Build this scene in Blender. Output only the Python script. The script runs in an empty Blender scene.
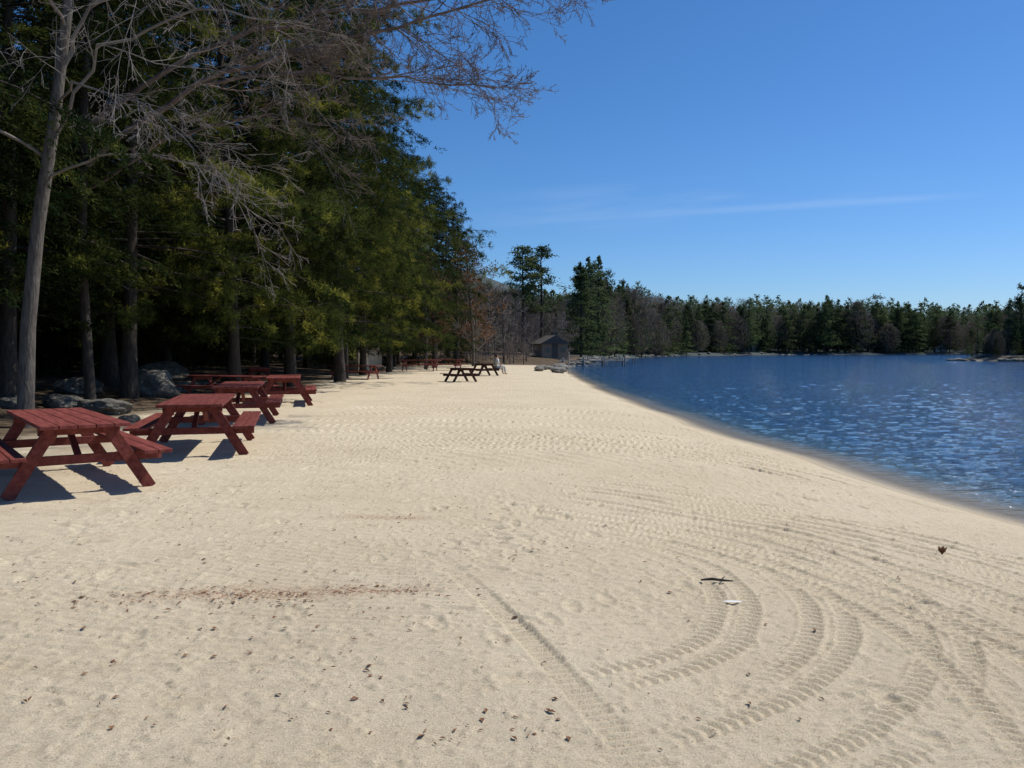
import bpy, math, numpy as np, random
from mathutils import Vector, Matrix
random.seed(7)
scene=bpy.context.scene
col=scene.collection
HZ=350.0; FP=830.0; CH=1.6

# ------------------------------------------------------------------ helpers
def link(o): col.objects.link(o); return o
def mesh_np(name,V,F,mats=(),midx=None,smooth=False):
    V=np.asarray(V,dtype=np.float32); F=np.asarray(F,dtype=np.int32)
    k=F.shape[1]; n=F.shape[0]
    me=bpy.data.meshes.new(name)
    me.vertices.add(len(V)); me.vertices.foreach_set("co",V.ravel())
    me.loops.add(n*k); me.loops.foreach_set("vertex_index",F.ravel())
    me.polygons.add(n); me.polygons.foreach_set("loop_start",np.arange(n,dtype=np.int32)*k)
    try: me.polygons.foreach_set("loop_total",np.full(n,k,dtype=np.int32))
    except Exception: pass
    for m in mats: me.materials.append(m)
    if midx is not None: me.polygons.foreach_set("material_index",np.asarray(midx,dtype=np.int32))
    me.polygons.foreach_set("use_smooth",np.full(n,bool(smooth)))
    me.update(calc_edges=True); me.validate()
    return me
def obj(name,me,parent=None,loc=None,rot=None,scale=None):
    o=bpy.data.objects.new(name,me); link(o)
    if parent is not None: o.parent=parent
    if loc is not None: o.location=loc
    if rot is not None: o.rotation_euler=rot
    if scale is not None: o.scale=scale
    return o
def tag(o,label,cat,group=None,kind=None):
    o["label"]=label; o["category"]=cat
    if group: o["group"]=group
    if kind: o["kind"]=kind
def sstep(a,b,x):
    t=np.clip((x-a)/(b-a),0,1); return t*t*(3-2*t)
LAT=np.random.default_rng(5).random((256,256))
def vnoise(x,y,s=0):
    x=np.asarray(x,float)+s*17.3; y=np.asarray(y,float)+s*9.7
    xi=np.floor(x).astype(int); yi=np.floor(y).astype(int)
    fx=x-xi; fy=y-yi; fx=fx*fx*(3-2*fx); fy=fy*fy*(3-2*fy)
    a=LAT[xi%256,yi%256]; b=LAT[(xi+1)%256,yi%256]; c=LAT[xi%256,(yi+1)%256]; d=LAT[(xi+1)%256,(yi+1)%256]
    return (a*(1-fx)+b*fx)*(1-fy)+(c*(1-fx)+d*fx)*fy

# ------------------------------------------------------------------ materials
def newmat(name):
    m=bpy.data.materials.new(name); m.use_nodes=True
    nt=m.node_tree; b=nt.nodes["Principled BSDF"]; return m,nt,b
def N(nt,t,**kw):
    n=nt.nodes.new(t)
    for k,v in kw.items():
        if k in n.inputs: n.inputs[k].default_value=v
        else: setattr(n,k,v)
    return n
def ramp(nt,src,stops):
    r=nt.nodes.new("ShaderNodeValToRGB"); e=r.color_ramp.elements
    while len(e)<len(stops): e.new(0.5)
    for i,(p,c) in enumerate(stops):
        e[i].position=p; e[i].color=(c[0],c[1],c[2],1)
    nt.links.new(src,r.inputs[0]); return r.outputs[0]
def noise_mat(name,c1,c2,scale=5,rough=0.8,bump=0.0,c3=None,stretch=None,detail=6,bscale=None,spec=0.3,randv=0.0):
    m,nt,b=newmat(name); L=nt.links
    tc=N(nt,"ShaderNodeTexCoord"); mp=N(nt,"ShaderNodeMapping")
    L.new(tc.outputs["Object"],mp.inputs[0])
    if stretch: mp.inputs["Scale"].default_value=stretch
    n=N(nt,"ShaderNodeTexNoise"); n.inputs["Scale"].default_value=scale; n.inputs["Detail"].default_value=detail
    n.inputs["Roughness"].default_value=0.65
    L.new(mp.outputs[0],n.inputs["Vector"])
    st=[(0.3,c1),(0.7,c2)] if c3 is None else [(0.25,c1),(0.5,c2),(0.75,c3)]
    c=ramp(nt,n.outputs["Fac"],st)
    if randv>0:
        oi=N(nt,"ShaderNodeObjectInfo"); hs=N(nt,"ShaderNodeHueSaturation")
        mr=N(nt,"ShaderNodeMapRange"); mr.inputs[3].default_value=1-randv; mr.inputs[4].default_value=1+randv
        L.new(oi.outputs["Random"],mr.inputs[0]); L.new(mr.outputs[0],hs.inputs["Value"]); L.new(c,hs.inputs["Color"]); c=hs.outputs[0]
    L.new(c,b.inputs["Base Color"])
    b.inputs["Roughness"].default_value=rough
    b.inputs["Specular IOR Level"].default_value=spec
    if bump>0:
        n2=N(nt,"ShaderNodeTexNoise"); n2.inputs["Scale"].default_value=bscale or scale*3; n2.inputs["Detail"].default_value=5
        L.new(mp.outputs[0],n2.inputs["Vector"])
        bp=N(nt,"ShaderNodeBump"); bp.inputs["Strength"].default_value=bump; bp.inputs["Distance"].default_value=0.03
        L.new(n2.outputs["Fac"],bp.inputs["Height"]); L.new(bp.outputs[0],b.inputs["Normal"])
    return m
def foliage_mat(name,stops,scale=0.6,trans=0.3,randv=0.25):
    m=bpy.data.materials.new(name); m.use_nodes=True; nt=m.node_tree; L=nt.links
    nt.nodes.clear()
    out=N(nt,"ShaderNodeOutputMaterial")
    tc=N(nt,"ShaderNodeTexCoord"); n=N(nt,"ShaderNodeTexNoise"); n.inputs["Scale"].default_value=scale; n.inputs["Detail"].default_value=8; n.inputs["Roughness"].default_value=0.75
    oi=N(nt,"ShaderNodeObjectInfo")
    ad=N(nt,"ShaderNodeVectorMath"); ad.operation='ADD'
    sc=N(nt,"ShaderNodeVectorMath"); sc.operation='SCALE'; sc.inputs["Scale"].default_value=37.0
    L.new(oi.outputs["Location"],sc.inputs[0]); L.new(tc.outputs["Object"],ad.inputs[0]); L.new(sc.outputs[0],ad.inputs[1])
    L.new(ad.outputs[0],n.inputs["Vector"])
    c=ramp(nt,n.outputs["Fac"],stops)
    hs=N(nt,"ShaderNodeHueSaturation"); mr=N(nt,"ShaderNodeMapRange"); mr.inputs[3].default_value=1-randv; mr.inputs[4].default_value=1+randv
    L.new(oi.outputs["Random"],mr.inputs[0]); L.new(mr.outputs[0],hs.inputs["Value"]); L.new(c,hs.inputs["Color"])
    d=N(nt,"ShaderNodeBsdfDiffuse"); t=N(nt,"ShaderNodeBsdfTranslucent"); mx=N(nt,"ShaderNodeMixShader"); mx.inputs[0].default_value=trans
    L.new(hs.outputs[0],d.inputs[0]); L.new(hs.outputs[0],t.inputs[0]); L.new(d.outputs[0],mx.inputs[1]); L.new(t.outputs[0],mx.inputs[2])
    L.new(mx.outputs[0],out.inputs[0])
    return m
M_hem=foliage_mat("hemlock_needles",[(0.40,(0.011,0.021,0.009)),(0.54,(0.034,0.050,0.016)),(0.67,(0.17,0.18,0.040))],trans=.30)  # last stop paints sunlit yellow-green patches into the needle colour
M_pine=foliage_mat("pine_needles",[(0.39,(0.022,0.038,0.013)),(0.52,(0.075,0.098,0.026)),(0.64,(0.34,0.33,0.062))],trans=.42,scale=.55)  # brightest stop is sunlight on the boughs, put into the colour as pale clumps
M_under=foliage_mat("understory_needles",[(0.34,(0.014,0.020,0.009)),(0.52,(0.045,0.050,0.020)),(0.68,(0.12,0.11,0.04))],trans=.3)
M_brownleaf=foliage_mat("budding_twigs",[(0.3,(0.09,0.055,0.033)),(0.55,(0.16,0.088,0.048)),(0.75,(0.16,0.13,0.045))])
M_farcon=foliage_mat("far_conifer_needles",[(0.3,(0.040,0.064,0.034)),(0.7,(0.120,0.145,0.060))],scale=0.25,randv=0.4,trans=.36)
M_farbare=foliage_mat("far_bare_twigs",[(0.3,(0.135,0.112,0.092)),(0.7,(0.235,0.193,0.148))],scale=0.2,trans=0.2,randv=0.3)
M_bark=noise_mat("dark_bark",(0.020,0.017,0.014),(0.082,0.067,0.054),scale=6,rough=0.95,bump=0.8,stretch=(3,3,0.5),bscale=9)
M_greybark=noise_mat("grey_bark",(0.055,0.047,0.040),(0.19,0.165,0.137),scale=5,rough=0.95,bump=1.0,stretch=(3,3,0.6),bscale=10)
M_twig=noise_mat("grey_twig",(0.13,0.112,0.10),(0.28,0.245,0.215),scale=2,rough=0.9)
M_redtwig=noise_mat("reddish_twig",(0.11,0.085,0.072),(0.23,0.178,0.15),scale=2,rough=0.9)
M_rock=noise_mat("granite",(0.045,0.043,0.037),(0.14,0.131,0.112),scale=3.5,rough=0.95,bump=1.0,bscale=12,c3=(0.26,0.24,0.20),spec=.03)
M_shorerock=noise_mat("pale_granite",(0.08,0.075,0.066),(0.21,0.20,0.175),scale=3.5,rough=0.95,bump=1.0,bscale=12,c3=(0.38,0.355,0.31),spec=.05)
def red_paint(name,a,b_,rv,sp=.2):
    return noise_mat(name,a,b_,scale=3.0,rough=0.7,bump=0.3,stretch=(6,0.8,6),bscale=20,spec=sp,randv=rv)
M_red=red_paint("weathered_red_paint",(0.105,0.020,0.016),(0.25,0.068,0.053),0.12)
M_darkwood=red_paint("dark_brown_stain",(0.040,0.018,0.014),(0.08,0.036,0.028),0.1,.1)
M_brownleaves=noise_mat("dead_leaves",(0.13,0.060,0.03),(0.30,0.155,0.08),scale=8,rough=0.9)
M_white=noise_mat("white_cloth",(0.72,0.72,0.70),(0.82,0.82,0.80),scale=6,rough=0.9)
M_skin=noise_mat("skin",(0.42,0.24,0.17),(0.50,0.30,0.21),scale=10,rough=0.6)
M_hair=noise_mat("brown_hair",(0.03,0.018,0.01),(0.06,0.035,0.02),scale=30,rough=0.7)
M_khaki=noise_mat("pale_trousers",(0.50,0.49,0.46),(0.60,0.59,0.56),scale=12,rough=0.9)
M_cabin=noise_mat("brown_clapboard",(0.22,0.16,0.115),(0.32,0.245,0.18),scale=2,rough=0.9,stretch=(0.3,0.3,6))
M_grayclap=noise_mat("grey_clapboard",(0.30,0.29,0.27),(0.42,0.41,0.38),scale=2,rough=0.9,stretch=(0.3,0.3,6))
M_beige=noise_mat("beige_clapboard",(0.42,0.35,0.25),(0.55,0.47,0.35),scale=2,rough=0.9,stretch=(0.3,0.3,6),spec=.1)
M_roof=noise_mat("dark_shingles",(0.08,0.071,0.063),(0.15,0.135,0.12),scale=4,rough=0.95,spec=.05)
M_glass=noise_mat("window_pane",(0.02,0.025,0.03),(0.05,0.06,0.07),scale=2,rough=0.1,spec=0.6)
M_dock=noise_mat("dock_boards",(0.30,0.28,0.25),(0.46,0.43,0.39),scale=4,rough=0.9)

# ------------------------------------------------------------------ terrain
SH=np.array([(60,-400),(8,-60),(7.6,-10),(7.0,0),(6.4,4),(5.9,7),(5.56,9.0),(5.35,10.4),(5.15,12),(4.97,14.3),(4.76,17.3),(4.5,21),(4.27,27.7),(4.0,37.5),(4.2,52.6),(4.5,68.6),(5.2,87),(9.2,112),(16.7,157),(34.7,225),(52,262),(93,308),(138,330),(175,340),(221,337),(420,345),(1200,300),(1200,-400)],float)
ISL=np.array([(77,146),(84,140),(98,137),(120,141),(140,152),(120,162),(95,158),(81,151)],float)
def sd_poly(P,x,y):
    d=np.full(x.shape,1e9); ins=np.zeros(x.shape,bool); n=len(P)
    for i in range(n):
        ax,ay=P[i]; bx,by=P[(i+1)%n]
        ex,ey=bx-ax,by-ay; wx,wy=x-ax,y-ay
        t=np.clip((wx*ex+wy*ey)/(ex*ex+ey*ey),0,1)
        d=np.minimum(d,np.hypot(wx-ex*t,wy-ey*t))
        c=((ay>y)!=(by>y)); 
        if by!=ay: ins^= c & (x<(bx-ax)*(y-ay)/(by-ay)+ax)
    return np.where(ins,-d,d)
def landsd(x,y):
    w=sd_poly(SH,x,y); wob=(vnoise(x*0.5,y*0.5,1)-0.5)*0.35+(vnoise(x*0.08,y*0.08,2)-0.5)*np.clip((y-80)/40,0,1)*5
    isl=-sd_poly(ISL,x,y)
    return np.maximum(w+wob,isl+wob*0.15)
def edge_x(y):
    return np.interp(y,[-20,8,15,25,40,60,75,90,110],[-7.6,-7.6,-8.2,-8.8,-9.0,-10.5,-12.5,-10,8])
def ground(x,y):
    x=np.asarray(x,float); y=np.asarray(y,float); s=landsd(x,y)
    land=-0.3+0.3*(1-np.exp(-np.maximum(s,0)/1.7))
    water=-0.3+np.minimum(s,0)*0.13; water=np.maximum(water,-4)
    z=np.where(s>0,land,water)
    ex=edge_x(y)
    z=z+np.where(s>0,sstep(0,9,ex-x)*0.45+sstep(12,80,ex-x)*4.0,0)
    far=sstep(95,125,y)
    z=z+np.where(s>0,far*(sstep(0,3,s)*0.7+sstep(5,60,s)*1.5),0)
    hillf=np.interp(x/np.maximum(y,1),[-1,0.0,0.15,0.3,0.62,1.2],[14,14,13,8,5,6])
    z=z+np.where(s>0,sstep(190,420,y)*sstep(5,140,s)*hillf,0)
    z=z+122*np.exp(-((x+130)/250)**2-((y-1500)/260)**2)*sstep(500,900,y)+16*np.exp(-((x-900)/900)**2-((y-1700)/400)**2)
    z=z+np.where(s>0,(vnoise(x*.02,y*.02,3)-.5)*far*3*sstep(3,40,s),0)
    return z
def gz(x,y): return float(ground(np.array([x]),np.array([y]))[0])

def axis_steps(lo,mid0,mid1,hi,st,g):
    mid=list(np.arange(mid0,mid1,st))
    left=[];x=mid0;s=st
    while x>lo: s*=g; x-=s; left.append(x)
    right=[];x=mid[-1];s=st
    while x<hi: s*=g; x+=s; right.append(x)
    return np.array(left[::-1]+mid+right)
XS=axis_steps(-2600,-4.0,5.8,2600,0.0145,1.065)
ys=[-60,-40,-25,-15,-8,-4,-1,1,2,2.6]; y=2.6
while y<3200:
    if y<5: s=0.012
    else: s=0.012+0.0056*(y-5)
    y+=s; ys.append(y)
YS=np.array(ys)
X,Y=np.meshgrid(XS,YS); X=X.ravel(); Y=Y.ravel()
S=landsd(X,Y)
Z=ground(X,Y)
EX=edge_x(Y)
near=(Y>0)&(Y<60)&(X>-20)&(X<8)&(S>0)
xn=X[near]; yn=Y[near]; sn=S[near]
dz=np.zeros(xn.shape)
fade=np.clip(1-(yn-10)/60,0.3,1)
dz+=(vnoise(xn*0.7,yn*0.7,4)-.5)*0.045
dz+=(vnoise(xn*3,yn*3,5)-.5)*0.012*fade
dz+=(vnoise(xn*8,yn*8,6)-.5)*0.007*fade
patch=sstep(0.4,0.7,vnoise(xn*0.9,yn*0.9,7))
nn1=vnoise(xn*19,yn*19,8); dz+=(nn1-.5)*(0.004+0.010*patch)
dz+=np.maximum(vnoise(xn*32,yn*32,18)-.70,0)*0.05
def arc_track(cx,cy,R,a0,a1,w,amp=0.007,pitch=0.085,style=0,dep=0.009,cut=.25):
    global dz
    dx=xn-cx; dy=yn-cy; r=np.hypot(dx,dy); a=np.degrees(np.arctan2(dy,dx))
    a=np.where(a<a0-20,a+360,a)
    lat=r-R+0.06*(vnoise(a*0.08,R,9)-.5)
    m=sstep(w/2+0.007,w/2-0.005,np.abs(lat))*sstep(a0-3,a0+3,a)*sstep(a1+3,a1-3,a)
    m*=0.25+0.75*sstep(cut,cut+.15,vnoise(xn*0.9,yn*0.9,int(R*7)%50))
    s_=np.radians(a)*R
    if style==0: ph=(s_+np.abs(lat)*0.5)/pitch
    else: ph=s_/pitch
    lug=np.clip(np.sin(2*np.pi*ph)*4.0,-1,1)
    dz=dz*(1-0.7*m)+m*(lug*amp-dep)
    berm=np.exp(-((np.abs(lat)-w/2-0.012)/0.011)**2)*sstep(a0,a0+5,a)*sstep(a1,a1-5,a)
    dz+=berm*0.007
for R in (1.7,1.9,2.25,2.45,2.85,3.05):
    arc_track(-0.35,5.6,R,-65,65,0.12,amp=0.0075,pitch=0.072)
for R in (4.02,4.22,4.5,4.7,5.05,5.25,5.6,5.8,6.1):
    arc_track(-1.8,4.4,R,-45,52,0.125,amp=0.0078,pitch=0.074)
for R in (6.9,7.12,7.5,7.72,8.15,8.37,8.8,9.0):
    arc_track(-4.0,2.8,R,-20,55,0.135,amp=0.0085,pitch=0.08)
for R in (3.2,3.45,3.9,4.15,4.7,4.95,5.6,5.9):
    arc_track(0.6,10.3,R,5,165,0.16,amp=0.011,pitch=0.12,style=1,dep=.010)
for R in (6.8,7.1,8,8.35,9.4,9.75,11.5,11.9,13.5,13.9):
    arc_track(-3.0,9.5,R,10,110,0.2,amp=0.016,pitch=0.19,style=1,dep=.012)
arc_track(-38,-8,40.1,14,20.3,0.14,amp=0.0075,pitch=0.06,style=1,cut=-.1,dep=.012)
rk=np.sin(2*np.pi*(yn*0.9+xn*0.25+0.3*vnoise(xn*0.6,yn*0.6,12))/0.085)
dz+=rk*0.0022*sstep(0.48,0.66,vnoise(xn*0.5,yn*0.35,13))*(yn<11)*sstep(1.5,0,xn)
rr_=np.hypot(xn+3,yn-9.5)+0.2*vnoise(xn*.5,yn*.5,16)
dz+=np.sin(2*np.pi*rr_/0.28)*0.006*sstep(9,13,yn)*(yn<45)*sstep(.3,.55,vnoise(xn*.4,yn*.3,17))
fr=np.random.default_rng(3)
for k in range(240):
    fx=fr.uniform(-4.5,4.2); fy=3.4+fr.random()**1.3*15
    if k<40: fx,fy=fr.normal(0.0,0.35),fr.normal(7.4,0.8)
    an=fr.uniform(0,3.14); q=(np.abs(xn-fx)<.4)&(np.abs(yn-fy)<.4)
    u=(xn[q]-fx)*math.cos(an)+(yn[q]-fy)*math.sin(an); v=-(xn[q]-fx)*math.sin(an)+(yn[q]-fy)*math.cos(an)
    g=(u/0.12)**2+(v/0.05)**2
    dz[q]+=-0.013*np.exp(-g*g)+0.005*np.exp(-(g-1.8)**2*2)
dz*=sstep(0.0,1.0,sn)*0.9+0.1
Z[near]+=dz
nx,ny=len(XS),len(YS)
i=np.arange(nx-1); j=np.arange(ny-1); I,J=np.meshgrid(i,j); a=(J*nx+I).ravel()
F=np.stack([a,a+1,a+1+nx,a+nx],1)

def ground_material():
    m,nt,b=newmat("sand_and_forest_floor"); L=nt.links
    tc=N(nt,"ShaderNodeTexCoord")
    at=N(nt,"ShaderNodeAttribute"); at.attribute_name="cover"
    sep=N(nt,"ShaderNodeSeparateColor"); L.new(at.outputs["Color"],sep.inputs[0])
    def nz(s,d=6,r=.6,st=None):
        n=N(nt,"ShaderNodeTexNoise"); n.inputs["Scale"].default_value=s; n.inputs["Detail"].default_value=d; n.inputs["Roughness"].default_value=r
        if st:
            mp=N(nt,"ShaderNodeMapping"); mp.inputs["Scale"].default_value=st; L.new(tc.outputs["Object"],mp.inputs[0]); L.new(mp.outputs[0],n.inputs["Vector"])
        else: L.new(tc.outputs["Object"],n.inputs["Vector"])
        return n.outputs["Fac"]
    big=ramp(nt,nz(0.35,8,.65),[(0.3,(0.585,0.49,0.345)),(0.55,(0.64,0.545,0.395)),(0.75,(0.68,0.59,0.437))])
    grain=ramp(nt,nz(120,3,.85),[(0.30,(0.34,0.31,0.27)),(0.46,(0.96,0.96,0.96)),(0.70,(1.20,1.20,1.20))])
    mx=N(nt,"ShaderNodeMixRGB"); mx.blend_type='MULTIPLY'; mx.inputs[0].default_value=0.9; L.new(big,mx.inputs[1]); L.new(grain,mx.inputs[2])
    sp=ramp(nt,nz(26,8,.85),[(0.31,(0.36,0.26,0.18)),(0.41,(0.93,0.91,0.87)),(0.65,(1.07,1.07,1.07))])
    mx2=N(nt,"ShaderNodeMixRGB"); mx2.blend_type='MULTIPLY'; mx2.inputs[0].default_value=0.9; L.new(mx.outputs[0],mx2.inputs[1]); L.new(sp,mx2.inputs[2])
    st=ramp(nt,nz(1.7,10,.85,(0.6,1.6,1)),[(0.50,(0,0,0)),(0.68,(1,1,1))])
    mx3=N(nt,"ShaderNodeMixRGB"); mx3.inputs[2].default_value=(0.40,0.29,0.18,1)
    mm=N(nt,"ShaderNodeMath"); mm.operation='MULTIPLY'; L.new(at.outputs["Alpha"],mm.inputs[1]); L.new(st,mm.inputs[0])
    L.new(mm.outputs[0],mx3.inputs[0]); L.new(mx2.outputs[0],mx3.inputs[1])
    fn=ramp(nt,nz(38,5,.8),[(0.46,(0,0,0)),(0.56,(1,1,1))])
    m4=N(nt,"ShaderNodeMath"); m4.operation='MULTIPLY'; L.new(fn,m4.inputs[0]); L.new(sep.outputs[1],m4.inputs[1])
    mx4=N(nt,"ShaderNodeMixRGB"); mx4.inputs[2].default_value=(0.27,0.125,0.065,1); L.new(m4.outputs[0],mx4.inputs[0]); L.new(mx3.outputs[0],mx4.inputs[1])
    mx5=N(nt,"ShaderNodeMixRGB"); mx5.inputs[2].default_value=(0.36,0.285,0.19,1); L.new(sep.outputs[2],mx5.inputs[0]); L.new(mx4.outputs[0],mx5.inputs[1])
    ff=ramp(nt,nz(3,8,.75),[(0.3,(0.042,0.030,0.019)),(0.5,(0.098,0.070,0.045)),(0.72,(0.21,0.155,0.10))])
    mx6=N(nt,"ShaderNodeMixRGB"); L.new(sep.outputs[0],mx6.inputs[0]); L.new(mx5.outputs[0],mx6.inputs[1]); L.new(ff,mx6.inputs[2])
    fa=N(nt,"ShaderNodeAttribute"); fa.attribute_name="far_wood_haze"
    fw=ramp(nt,nz(0.03,10,.8),[(0.3,(0.045,0.065,0.065)),(0.7,(0.095,0.105,0.10))])  # bluish haze of distance painted into the far woodland ground colour
    mx7=N(nt,"ShaderNodeMixRGB"); L.new(fa.outputs["Fac"],mx7.inputs[0]); L.new(mx6.outputs[0],mx7.inputs[1]); L.new(fw,mx7.inputs[2])
    L.new(mx7.outputs[0],b.inputs["Base Color"])
    b.inputs["Roughness"].default_value=0.95; b.inputs["Specular IOR Level"].default_value=0.1
    b1=N(nt,"ShaderNodeBump"); b1.inputs["Strength"].default_value=0.9; b1.inputs["Distance"].default_value=0.012
    L.new(nz(60,6,.8),b1.inputs["Height"]); 
    b2=N(nt,"ShaderNodeBump"); b2.inputs["Strength"].default_value=0.2; b2.inputs["Distance"].default_value=0.035
    L.new(nz(13,7,.8),b2.inputs["Height"]); L.new(b1.outputs[0],b2.inputs["Normal"]); L.new(b2.outputs[0],b.inputs["Normal"])
    return m
M_ground=ground_material()
gme=mesh_np("ground",np.stack([X,Y,Z],1),F,[M_ground],smooth=True)
cov=np.zeros((len(X),4),np.float32); cov[:,3]=0.15+0.3*sstep(1.0,-3,X)
lit=sstep(-0.8,1.2,(EX-X)+(vnoise(X*0.8,Y*0.8,20)-.5)*3)
lit=np.maximum(lit,sstep(86,94,Y)); lit=np.where(S<-1,0,lit)
lit=np.maximum(lit,0.45*sstep(-3.0,0,(EX-X))*sstep(.4,.7,vnoise(X*1.3,Y*1.3,21)))
cov[:,0]=lit
brn=np.exp(-((Y-5.45-0.12*(X+1.3)-0.3*(vnoise(X*2,Y*2,22)-.5))/0.13)**2)*sstep(-2.9,-2.0,X)*sstep(-0.3,-0.8,X)
brn=np.maximum(brn,0.8*np.exp(-((Y-7.9)/0.12)**2)*sstep(-1.9,-1.4,X)*sstep(-0.6,-1.0,X))
cov[:,1]=brn*0.9
wet=np.where((S>-4)&(Y<110),np.clip(sstep(0.16,0.06,S),0,1)*0.6,0); drift=np.exp(-((S-0.55-0.3*(vnoise(X,Y,25)-.5))/0.04)**2)*(vnoise(X*6,Y*6,26)>.5)*0.45
cov[:,2]=np.maximum(wet*np.where(S<0,.0,1),np.where(Y<90,drift,0))
ca=gme.attributes.new("cover",'FLOAT_COLOR','POINT'); ca.data.foreach_set("color",cov.ravel())
fa=gme.attributes.new("far_wood_haze",'FLOAT','POINT'); fa.data.foreach_set("value",sstep(120,160,Y).astype(np.float32))
g=obj("ground",gme); g["kind"]="structure"; g["label"]="pale sandy beach with tyre tracks beside lake and woods"; g["category"]="ground"

# ------------------------------------------------------------------ water
def water_material():
    m,nt,b=newmat("lake_water"); L=nt.links
    tc=N(nt,"ShaderNodeTexCoord")
    at=N(nt,"ShaderNodeAttribute"); at.attribute_name="depth"
    c=ramp(nt,at.outputs["Fac"],[(0.0,(0.55,0.46,0.32)),(0.035,(0.44,0.365,0.245)),(0.08,(0.18,0.17,0.13)),(0.13,(0.040,0.078,0.110)),(0.26,(0.011,0.050,0.122)),(1.0,(0.009,0.045,0.122))])
    L.new(c,b.inputs["Base Color"])
    al=ramp(nt,at.outputs["Fac"],[(0.0,(0.10,)*3),(0.03,(0.5,)*3),(0.08,(1,)*3)])
    L.new(al,b.inputs["Alpha"])
    b.inputs["Roughness"].default_value=0.06; b.inputs["IOR"].default_value=1.33
    cs=ramp(nt,at.outputs["Fac"],[(0.0,(0.10,)*3),(0.14,(1,)*3)])
    def nz(s,st,rot,d=4,r=.6):
        mp=N(nt,"ShaderNodeMapping"); mp.inputs["Scale"].default_value=st; mp.inputs["Rotation"].default_value=(0,0,rot)
        L.new(tc.outputs["Object"],mp.inputs[0])
        n=N(nt,"ShaderNodeTexNoise"); n.inputs["Scale"].default_value=s; n.inputs["Detail"].default_value=d; n.inputs["Roughness"].default_value=r
        L.new(mp.outputs[0],n.inputs["Vector"]); return n.outputs["Fac"]
    b1=N(nt,"ShaderNodeBump"); b1.inputs["Distance"].default_value=0.075; L.new(cs,b1.inputs["Strength"])
    L.new(nz(7.5,(0.55,1.3,1),0.15,3,.55),b1.inputs["Height"])
    b2=N(nt,"ShaderNodeBump"); b2.inputs["Distance"].default_value=0.13; L.new(cs,b2.inputs["Strength"])
    L.new(nz(3.4,(0.5,1.3,1),0.1,4,.55),b2.inputs["Height"]); L.new(b1.outputs[0],b2.inputs["Normal"])
    L.new(b2.outputs[0],b.inputs["Normal"])
    return m
def grow_axis(a,st,g,end):
    o=[a]; s=st
    while o[-1]<end: o.append(o[-1]+s); s=st+g*(o[-1]-a)
    return o
wx=np.array([2.0,3.0]+grow_axis(3.4,0.055,0.0065,2500)); wy=np.array([-100,-60,-30,-10,0,4]+grow_axis(6,0.045,0.006,380))
WX,WY=np.meshgrid(wx,wy); WX=WX.ravel(); WY=WY.ravel()
nx,ny=len(wx),len(wy); I,J=np.meshgrid(np.arange(nx-1),np.arange(ny-1)); a=(J*nx+I).ravel()
WS=-landsd(WX,WY)
c_,s_=math.cos(.12),math.sin(.12); p=WX*c_+WY*s_; q=-WX*s_+WY*c_
wob=vnoise(p*.5,q*.5,40)*1.2
wv=(1-np.abs(2*vnoise(p*2.4+wob,q*5.6+wob,41)-1))*0.013+(1-np.abs(2*vnoise(p*4+wob,q*9,42)-1))*0.009
wv+=(vnoise(p*.9,q*2.4,43)-.5)*.012
wv*=sstep(0.0,1.6,WS)
wv=wv-0.009*sstep(0,1.6,WS)
wme=mesh_np("lake_water",np.stack([WX,WY,-0.3+wv],1),np.stack([a,a+1,a+1+nx,a+nx],1),[water_material()],smooth=True)
dp=np.clip(WS/9.0,0,1).astype(np.float32)
da=wme.attributes.new("depth",'FLOAT','POINT'); da.data.foreach_set("value",dp)
w=obj("lake_water",wme); w["kind"]="structure"; w["label"]="rippled deep blue lake water shallow at the shore"; w["category"]="water"

# ------------------------------------------------------------------ tubes / leaves
class Geo:
    def __init__(s): s.V=[];s.F=[];s.n=0;s.M=[]
    def tube(s,P,R,k=5,mi=0):
        P=[np.asarray(p,float) for p in P]; n=len(P)
        base=s.n
        for i in range(n):
            t=P[min(i+1,n-1)]-P[max(i-1,0)]; t=t/(np.linalg.norm(t)+1e-9)
            u=np.cross(t,[0,0,1.0]) if abs(t[2])<0.9 else np.cross(t,[1.0,0,0]); u/=np.linalg.norm(u)+1e-9; v=np.cross(t,u)
            an=np.arange(k)*2*math.pi/k
            s.V.append(P[i]+R[i]*(np.cos(an)[:,None]*u+np.sin(an)[:,None]*v))
        for i in range(n-1):
            a=base+i*k
            for q in range(k):
                s.F.append((a+q,a+(q+1)%k,a+k+(q+1)%k,a+k+q)); s.M.append(mi)
        s.n+=n*k
    def quads(s,Q,mi=0):
        n=len(Q); s.V.append(Q.reshape(-1,3)); ids=(np.arange(n*4)+s.n).reshape(-1,4)
        s.F.extend(map(tuple,ids)); s.M.extend([mi]*n); s.n+=n*4
    def mesh(s,name,mats,smooth=False):
        return mesh_np(name,np.concatenate(s.V),np.array(s.F),mats,s.M,smooth)
def kites(C,D,W):
    return np.stack([C-D*.5,C+W*.5,C+D*.5,C-W*.5],1)
def unit(a): return a/(np.linalg.norm(a,axis=1,keepdims=True)+1e-9)

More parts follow.
